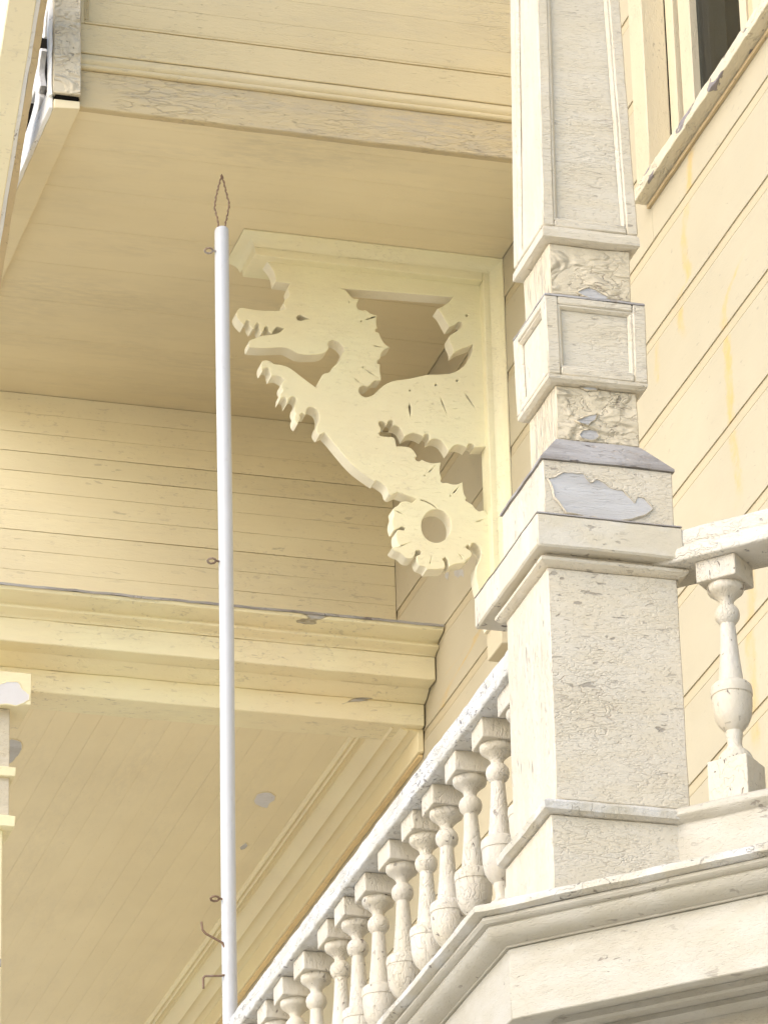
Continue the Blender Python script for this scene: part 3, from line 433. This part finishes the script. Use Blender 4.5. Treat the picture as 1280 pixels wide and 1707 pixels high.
# ------------------------------------------------------------------ porch column, far left
cl = thing('porch_column', 'square porch column with peeled white capital under the beam at the left edge', 'column', (2.9, 14.25, 7.3))
def sq(z, x1, hw, yc=14.30): return (z, x1-2*hw, x1, yc-hw, yc+hw)
square_loft('capital', [sq(7.815, 3.052, .10), sq(7.925, 3.052, .10)], 'beam_paint', cl, .002)
square_loft('neck', [sq(7.44, 2.992, .06), sq(7.814, 2.992, .06)], 'post_paint', cl, .001)
square_loft('collar', [sq(7.578, 3.008, .076), sq(7.61, 3.010, .078)], 'beam_paint', cl, .001)
square_loft('collar', [sq(7.409, 3.008, .076), sq(7.446, 3.010, .078)], 'beam_paint', cl, .001)
square_loft('shaft', [sq(5.0, 2.975, .045), sq(7.408, 2.975, .045)], 'beam_paint', cl, .0015)
peel_patch('bare_patch', P_CAP, lambda u, v, h: (u, 14.199-h, v), 'white_primer', cl, 'beam_paint', .002)
# ------------------------------------------------------------------ dragon bracket
db = thing('dragon_bracket', 'cream wooden bracket fretsawn as a toothed dragon under the soffit', 'bracket', (4.0, 13.48, 7.9))
plate_2d('dragon_panel', DRAGON_OUTLINE, DRAGON_HOLES+DRAGON_SLITS, .056, ['bracket_paint', 'bracket_edge_lit'], lambda u, v, w: (u, 13.483-w, v), db, .002)  # side faces take the whiter colour with reflected light painted in
ext('top_block', [(13.418, 9.087), (13.418, 9.151), (13.572, 9.151), (13.572, 9.087)], alongX, 3.592, 4.344, 'bracket_paint', db, 16, .001, 10, .002)
ext('leg_block', [(4.345, 13.418), (4.398, 13.418), (4.398, 13.50), (4.345, 13.50)], alongZ, 8.03, 9.151, 'bracket_paint', db, 20, .0008, 10, .002)
ext('foot_block', [(4.346, 13.366), (4.398, 13.366), (4.398, 13.515), (4.346, 13.515)], alongZ, 7.80, 8.028, 'casing_paint', db, 4, .0008, 10, .003)
# cove moulding: along the top (front), returning at the left end, then down the wall
cvp = [(.046, 0), (.046, .004), (.030, .007), (.016, .013), (.006, .022), (.0, .034), (.0, .036)]    # (projection, drop)
def sec_left(y):   # return on the left end, projecting to -X
    return [(3.5915-p, y, 9.1505-d) for p, d in cvp]+[(3.5915, y, 9.1505)]
def sec_corner(): return [(3.5915-p, 13.4175-p, 9.1505-d) for p, d in cvp]+[(3.5915, 13.4175, 9.1505)]
def sec_top(x): return [(x, 13.4175-p, 9.1505-d) for p, d in cvp]+[(x, 13.4175, 9.1505)]
def sec_mitre(): return [(4.3985-d, 13.4175-p, 9.1505-d) for p, d in cvp]+[(4.3985, 13.4175, 9.1505)]
def sec_leg(z): return [(4.3985-d, 13.4175-p, z) for p, d in cvp]+[(4.3985, 13.4175, z)]
secs = [sec_left(13.60), sec_corner()]+[sec_top(3.7+.1*i) for i in range(7)]+[sec_mitre()]+[sec_leg(9.0-.1*i) for i in range(12)]
from_bm('cove_moulding', rings_bm(secs, True, .0006, 9), 'bracket_paint', db, .0006, 40)
# ------------------------------------------------------------------ balcony deck edge, swept round the 45 degree corner
dk = thing('balcony_deck', 'balcony deck edge with moulded cream fascia turning at an angle below the corner post', 'balcony', (3.2, 9.4, 5.1))
def deck_path(d, ts):
    """points of the outline inset by d: far left edge -> corner -> diagonal end"""
    cx, cy = 2.91+d, 9.19+.4142*d; pts = []
    for t in ts:
        if t <= 0: pts.append((cx, cy-t*1.0))
        else: pts.append((cx+t*.7071, cy-t*.7071))
    return pts
TS = [-9.5, -6, -4, -3]+[-2.9+.07*i for i in range(41)]+[-.02, 0, .02]+[.06*i+.06 for i in range(44)]
TS = sorted(set(round(t, 3) for t in TS))
def sweep_deck(name, prof, mat, jit=.0008, jf=12, bevel=0, ts=TS):
    cols = [deck_path(d, ts) for d, z in prof]
    rings = [[(cols[j][i][0], cols[j][i][1], prof[j][1]) for j in range(len(prof))] for i in range(len(ts))]
    return from_bm(name, rings_bm(rings, True, jit, jf), mat, dk, bevel, 40)
sweep_deck('deck_nosing', [(.0, 5.262), (-.003, 5.255), (-.002, 5.246), (.008, 5.241), (.06, 5.240), (.20, 5.240), (.20, 5.268), (.012, 5.268)], 'lip_paint', .0035, 26)
sweep_deck('deck_cove', [(.018, 5.2395), (.016, 5.232), (.021, 5.226), (.032, 5.224), (.030, 5.219), (.034, 5.210), (.044, 5.200), (.058, 5.194), (.074, 5.191), (.0745, 5.187), (.20, 5.187), (.20, 5.2395)], 'deck_paint', .0006)
sweep_deck('deck_fascia', [(.080, 5.1865), (.080, 5.033), (.105, 5.033), (.105, 5.1865)], 'deck_paint', .0012, 8, .002)
sweep_deck('soffit_strip', [(.106, 5.060), (.215, 5.060), (.215, 5.080), (.106, 5.080)], 'deck_paint', .0006)
sweep_deck('soffit_bead', [(.190, 5.0595), (.192, 5.046), (.200, 5.042), (.210, 5.045), (.222, 5.052), (.232, 5.0595)], 'deck_paint', .0006)
sweep_deck('under_board', [(.216, 5.061), (.30, 5.061), (.30, 5.090), (.216, 5.090)], 'deck_paint', .0006)
sweep_deck('frieze_board', [(.301, 5.10), (.301, 4.86), (.33, 4.86), (.33, 5.10)], 'deck_paint', .001, 8, .002)
sweep_deck('frieze_moulding', [(.280, 5.0605), (.277, 5.048), (.288, 5.040), (.300, 5.036), (.3005, 5.0605)], 'deck_paint', .0005)
cpts = deck_path(.293, [.10, .40, .62, .85, 1.05, 1.3, 1.7]); cz = [4.972, 4.970, 4.974, 4.983, 4.981, 4.987, 4.99]
from_bm('cable', tube_bm([(a, b, c) for (a, b), c in zip(cpts, cz)], .0022, 6), 'cable_rubber', None, 0, 60)
tag(bpy.data.objects['cable'], 'thin black cable running along the frieze under the balcony edge', 'cable')
fl = bmesh.new()
pl = [(3.02, 19, 5.19), (3.02, 9.25, 5.19), (4.39, 7.86, 5.19), (4.39, 19, 5.19)]
bot = [fl.verts.new(p) for p in pl]; top = [fl.verts.new((a, b, 5.267)) for a, b, c in pl]
fl.faces.new(bot); fl.faces.new(top)
for i in range(4): fl.faces.new((bot[i], bot[(i+1) % 4], top[(i+1) % 4], top[i]))
from_bm('deck_floor', fl, 'deck_paint', dk, 0, 0)
# ------------------------------------------------------------------ corner post on its pedestal
cp = thing('corner_post', 'tapered off-white corner post with panelled blocks on a peeling square pedestal', 'post', (3.225, 9.285, 5.27))
XC, YC = 3.225, 9.285
def S(z, hw): return (z, XC-hw, XC+hw, YC-hw, YC+hw)
square_loft('base_block', [(5.269, 3.062, 3.375, 9.134, 9.455), (5.458, 3.064, 3.375, 9.136, 9.455)], 'pedestal_paint', cp, .0012, 8)
square_loft('base_moulding', [(5.4585, 3.058, 3.38, 9.130, 9.457), (5.464, 3.046, 3.385, 9.118, 9.458), (5.480, 3.044, 3.385, 9.116, 9.458), (5.489, 3.056, 3.38, 9.126, 9.457), (5.4935, 3.074, 3.376, 9.136, 9.45)], 'lip_paint', cp, .0022, 10, 0)
square_loft('pedestal', [S(5.4945, .1475), S(6.026, .1455)], 'pedestal_paint', cp, .0014, 8)
square_loft('cap_moulding', [(6.0265, XC-.147, XC+.147, YC-.147, YC+.160), (6.030, XC-.156, XC+.158, YC-.156, YC+.166), (6.036, XC-.164, XC+.166, YC-.164, YC+.17), (6.043, XC-.164, XC+.166, YC-.164, YC+.17), (6.049, XC-.156, XC+.158, YC-.156, YC+.166), (6.052, XC-.149, XC+.151, YC-.149, YC+.16), (6.0555, XC-.149, XC+.151, YC-.149, YC+.16)], 'pedestal_paint', cp, .0008, 8, 0)
capo = square_loft('cap', [(6.056, 3.045, 3.374, 9.096, 9.552), (6.131, 3.046, 3.374, 9.097, 9.552)], 'cap_paint', cp, .0018, 14, .004)
square_loft('cap_edge', [(6.1312, 3.0455, 3.373, 9.0965, 9.5515), (6.1355, 3.049, 3.371, 9.100, 9.548)], 'weathered_paint', cp, .0014, 16, 0)
square_loft('plinth_block', [S(6.1325, .146), S(6.281, .147)], 'pedestal_paint', cp, .0016, 8)
square_loft('plinth_slope', [S(6.2815, .1515), S(6.2875, .151), S(6.357, .098), S(6.3605, .094)], 'weathered_paint', cp, .002, 10, 0)
square_loft('neck', [S(6.361, .0945), S(6.492, .0935)], 'post_cracked_paint', cp, .0022, 8)
def box_panel(name, z0, z1, hw0, hw1, fr, mat, parent, under=0.0):
    """a square block whose faces carry recessed panels: each side a frame of four bars and a sunk field"""
    rec = .011
    core = square_loft(name, [S(z0+.001, hw0-rec-.001), S(z1-.001, hw1-rec-.001)], mat, parent, .0012, 6)
    for ax, sg in ((1, -1), (0, -1), (0, 1), (1, 1)):
        def P3(u, d, z):
            hw = hw0+(hw1-hw0)*(z-z0)/(z1-z0)
            o = hw-d
            if ax == 1: return (XC+u, YC+sg*o, z)
            return (XC+sg*o, YC+u, z)
        def bar(u0, u1, za, zb, nm):
            bm = bmesh.new(); n = max(1, int((zb-za)/.05)); rr = []
            for i in range(n+1):
                zz_ = za+(zb-za)*i/n; hw = hw0+(hw1-hw0)*(zz_-z0)/(z1-z0)
                a = u0*hw if abs(u0) == 1 else (u0 if u0 > 0 else u0); b = u1
                ua = -hw if u0 == -1 else (u0+(hw-hw0) if u0 > 0 else u0-(hw-hw0)); ub = hw if u1 == 1 else (u1+(hw-hw0) if u1 > 0 else u1-(hw-hw0))
                rr.append([P3(ua, 0, zz_), P3(ub, 0, zz_), P3(ub, rec+.0008, zz_), P3(ua, rec+.0008, zz_)])
            bm.free(); return from_bm(nm, rings_bm(rr, True, .0012, 18), mat, parent, .003, 40)
        w_ = hw0-fr
        bar(-1, -w_, z0, z1, 'panel_stile'); bar(w_, 1, z0, z1, 'panel_stile')
        # rails and the inner ovolo frame
        for za, zb in ((z0, z0+fr*.62), (z1-fr*.62, z1)): bar(-w_+.0004, w_-.0004, za, zb, 'panel_rail')
        m_ = .010
        bm = bmesh.new(); 
        za, zb = z0+fr*.62, z1-fr*.62
        def qd(z, e):
            hw = hw0+(hw1-hw0)*(z-z0)/(z1-z0); return (hw-fr)-e
        lv = []
        for e, d in ((0.0, .0035), (.004, .003), (.007, .006), (.010, .0105)):
            a, b = za+e, zb-e
            lv.append([bm.verts.new(P3(-qd(a, e), d, a)), bm.verts.new(P3(qd(a, e), d, a)), bm.verts.new(P3(qd(b, e), d, b)), bm.verts.new(P3(-qd(b, e), d, b))])
        for r0, r1 in zip(lv[:-1], lv[1:]):
            for i in range(4): bm.faces.new((r0[i], r0[(i+1) % 4], r1[(i+1) % 4], r1[i]))
        from_bm('panel_moulding', bm, mat, parent, 0, 50)
square_loft('box_base', [S(6.4925, .094), S(6.4935, .105), S(6.500, .1135), S(6.508, .1145)], 'post_paint', cp, .0014, 8, 0)
box_panel('panel_block', 6.5085, 6.700, .1145, .1165, .030, 'post_paint', cp)
square_loft('box_top', [S(6.7005, .1165), S(6.706, .115), S(6.716, .094), S(6.7175, .092)], 'weathered_paint', cp, .0022, 8, 0)
square_loft('upper_neck', [S(6.718, .0930), S(6.842, .0938)], 'post_cracked_paint', cp, .0022, 8)
square_loft('shaft_foot', [S(6.8425, .094), S(6.8445, .104), S(6.850, .1125), S(6.868, .1125), S(6.876, .1085), S(6.878, .1075)], 'post_paint', cp, .0014, 8, 0)
box_panel('shaft', 6.8785, 7.95, .1105, .0905, .026, 'post_paint', cp)
peel_patch('bare_patch', P_BLOCK, lambda u, v, h: (u, 9.1368-h, v), 'primer', cp, 'pedestal_paint', .003)
for pp in (P_NECK1, P_NECK2, P_NECK3, P_NECK4): peel_patch('bare_patch', pp, lambda u, v, h: (u, 9.1895-h, v), 'primer', cp, 'post_cracked_paint', .003)
# ------------------------------------------------------------------ balustrades
def rail_prof(c=0): # (outward offset, z), outer side negative
    o = [(-.044, 6.130), (-.051, 6.124), (-.052, 6.096), (-.048, 6.090), (-.052, 6.086), (-.064, 6.078), (-.067, 6.066), (-.066, 6.052), (-.062, 6.0485)]
    return o+[(.062, 6.0485), (.066, 6.052), (.052, 6.086), (.052, 6.096), (.051, 6.124), (.044, 6.130), (0, 6.134)]
DG = 12.545      # the diagonal run lies on x + y = DG
def diag(t, a, b):  # t along (+x,-y); a outward offset (negative = towards camera)
    cx, cy = DG/2+a*.7071, DG/2+a*.7071
    return (cx+t*.7071, cy-t*.7071, b)
balL = thing('balustrade', 'white peeling balustrade receding to the lower left from the corner post', 'balustrade', (3.245, 10.9, 5.27))
ext('top_rail', rail_prof(), lambda t, a, b: (3.247+a, t, b), 9.40, 15.2, 'rail_paint', balL, 150, .003, 26, .0015, 45)
ext('bottom_rail', [(3.19, 5.30), (3.185, 5.46), (3.178, 5.475), (3.19, 5.492), (3.30, 5.492), (3.31, 5.475), (3.30, 5.46), (3.30, 5.30)], alongY, 9.46, 15.2, 'rail_paint', balL, 40, .0015, 20, .001)
balR = thing('balustrade', 'off-white balustrade running diagonally off the right edge from the pedestal', 'balustrade', (3.5, 9.05, 5.27))
# diag t of the pedestal corner: point (3.363,9.131) -> t = (x - y)/(2*.7071)
t0 = (3.352-9.193)/1.4142
ext('top_rail', rail_prof(), diag, t0, t0+1.6, 'rail_cream_paint', balR, 50, .0022, 22, .0015, 45)
ext('bottom_rail', [(-.048, 5.269), (-.048, 5.456), (-.058, 5.462), (-.066, 5.472), (-.064, 5.484), (-.052, 5.4935), (.06, 5.4935), (.064, 5.472), (.048, 5.456), (.048, 5.269)], diag, t0+.02, t0+1.6, 'deck_paint', balR, 40, .0018, 22, .0015, 45)
BP = [(.0385, 5.9985), (.040, 5.994), (.040, 5.986), (.037, 5.980), (.030, 5.975), (.020, 5.966), (.0155, 5.960), (.015, 5.952), (.020, 5.948), (.0255, 5.940), (.0275, 5.930), (.0255, 5.919), (.020, 5.911), (.0165, 5.907),
      (.0165, 5.903), (.019, 5.86), (.022, 5.82), (.0265, 5.777), (.027, 5.772), (.036, 5.769), (.043, 5.762), (.0445, 5.753), (.0445, 5.741), (.0425, 5.739), (.043, 5.73), (.042, 5.710), (.0385, 5.690), (.032, 5.675), (.023, 5.664), (.018, 5.659),
      (.0185, 5.650), (.016, 5.640), (.0155, 5.628), (.019, 5.619), (.028, 5.612), (.034, 5.604), (.039, 5.592), (.040, 5.584)]
def baluster_mesh():
    n = 28; rings = []
    for r_, z_ in BP: rings.append([(r_*math.cos(2*math.pi*i/n), r_*math.sin(2*math.pi*i/n), z_-5.494) for i in range(n)])
    bm = rings_bm(rings, True, 0); bmesh.ops.recalc_face_normals(bm, faces=bm.faces)
    for v in bm.verts: v.co += nz(v.co, 35)*.0007
    me = bpy.data.meshes.new('baluster'); bm.to_mesh(me); bm.free()
    for p in me.polygons: p.use_smooth = True
    me.set_sharp_from_angle(angle=math.radians(38)); me.materials.append(MATS['baluster_paint']); return me
def cube_mesh(name, hw, z0, z1, top=0):
    lv = [(z0, -hw, hw, -hw, hw), (z0+(z1-z0)*.5, -hw, hw, -hw, hw), (z1, -hw, hw, -hw, hw)]
    bm = rings_bm([sub_rect(l[1], l[2], l[3], l[4], l[0], 3) for l in lv], True, .0012, 30); bmesh.ops.recalc_face_normals(bm, faces=bm.faces)
    me = bpy.data.meshes.new(name); bm.to_mesh(me); bm.free(); me.materials.append(MATS['baluster_paint']); return me
BME, CAPM, BASM = baluster_mesh(), cube_mesh('cap_block', .0465, .504, .5545), cube_mesh('base_block', .046, -.001, .0915)
def put_baluster(x, y, rot, parent, n):
    b = bpy.data.objects.new('baluster', BME); COL.objects.link(b); b.parent = parent; b.matrix_parent_inverse = Matrix.Translation(-parent.location)
    b.location = (x, y, 5.494); b.rotation_euler = (random.uniform(-.008, .008), random.uniform(-.008, .008), rot+random.uniform(-.03, .03))
    for nm, me in (('cap_block', CAPM), ('base_block', BASM)):
        c = bpy.data.objects.new(nm, me); COL.objects.link(c); c.parent = b
        bv = c.modifiers.new('bevel', 'BEVEL'); bv.width = .003; bv.segments = 2; bv.limit_method = 'ANGLE'; bv.angle_limit = math.radians(50)
        if n % 3 == 1: c.rotation_euler = (0, 0, .02)
YS = [9.625, 9.835, 10.04, 10.245, 10.455, 10.62, 10.82, 11.04, 11.21, 11.375, 11.61, 11.80, 11.985, 12.18, 12.37, 12.57, 12.77, 12.97, 13.17, 13.37, 13.57, 13.77, 13.97, 14.17, 14.37, 14.57, 14.77, 14.97]
for i, yb in enumerate(YS): put_baluster(3.244, yb, 0, balL, i)
tb = (3.462-9.087)/1.4142
for i in range(6):
    p = diag(tb+i*.2, 0, 0); put_baluster(p[0], p[1], -math.pi/4, balR, i)
# ------------------------------------------------------------------ flag pole
fp = thing('flag_pole', 'thin white pole with rusty wire loop on top standing behind the balustrade', 'pole', (3.333, 12.83, 5.27))
def circ(z, r, x, y, n=20): return [(x+r*math.cos(2*math.pi*i/n), y+r*math.sin(2*math.pi*i/n), z) for i in range(n)]
rr = [circ(5.27+(8.826-5.27)*k/30, .0215, 3.333+.0015*math.sin(k*.4), 12.83) for k in range(31)]+[circ(8.832, .0205, 3.333, 12.83), circ(8.837, .0165, 3.333, 12.83)]
from_bm('pole', rings_bm(rr), 'pole_paint', fp, 0, 50)
def wire(name, pts, r=.0028, twist=0):
    q = []
    for i in range(len(pts)-1):
        a, b = Vector(pts[i]), Vector(pts[i+1]); k = max(1, int((b-a).length/.004))
        for j in range(k):
            p = a+(b-a)*j/k
            if twist: p = p+Vector((math.sin(len(q)*1.3), 0, math.cos(len(q)*1.3)))*.0009
            q.append(p)
    q.append(Vector(pts[-1])); rad = [r*(1+.25*math.sin(i*1.9)) if twist else r for i in range(len(q))]
    return from_bm(name, tube_bm(q, rad, 8), 'rusty_wire', fp, 0, 60)
wire('wire_loop', [(3.322, 12.82, 8.820), (3.318, 12.82, 8.855), (3.308, 12.82, 8.900), (3.314, 12.82, 8.942), (3.324, 12.82, 8.985), (3.332, 12.82, 9.016), (3.341, 12.825, 8.985), (3.352, 12.83, 8.942), (3.357, 12.83, 8.925), (3.353, 12.835, 8.895), (3.345, 12.835, 8.855), (3.342, 12.83, 8.825)], .0026, 1)
def eye(z):
    pts = [(3.313, 12.825, z), (3.303, 12.825, z+.003)]+[(3.290+.0125*math.cos(math.radians(a)), 12.825-.010*math.sin(math.radians(a)), z+.004*math.sin(math.radians(a*1.0))) for a in range(0, 361, 45)]
    wire('screw_eye', pts, .0032)
for z_ in (8.752, 7.723, 6.669): eye(z_)
wire('wire_hook', [(3.316, 12.82, 6.523), (3.309, 12.82, 6.536), (3.283, 12.82, 6.549), (3.262, 12.82, 6.559), (3.252, 12.82, 6.570), (3.249, 12.82, 6.594)], .0034)
wire('wire_hook', [(3.316, 12.82, 6.440), (3.305, 12.82, 6.437), (3.258, 12.82, 6.432), (3.253, 12.82, 6.426), (3.253, 12.82, 6.395)], .0034)
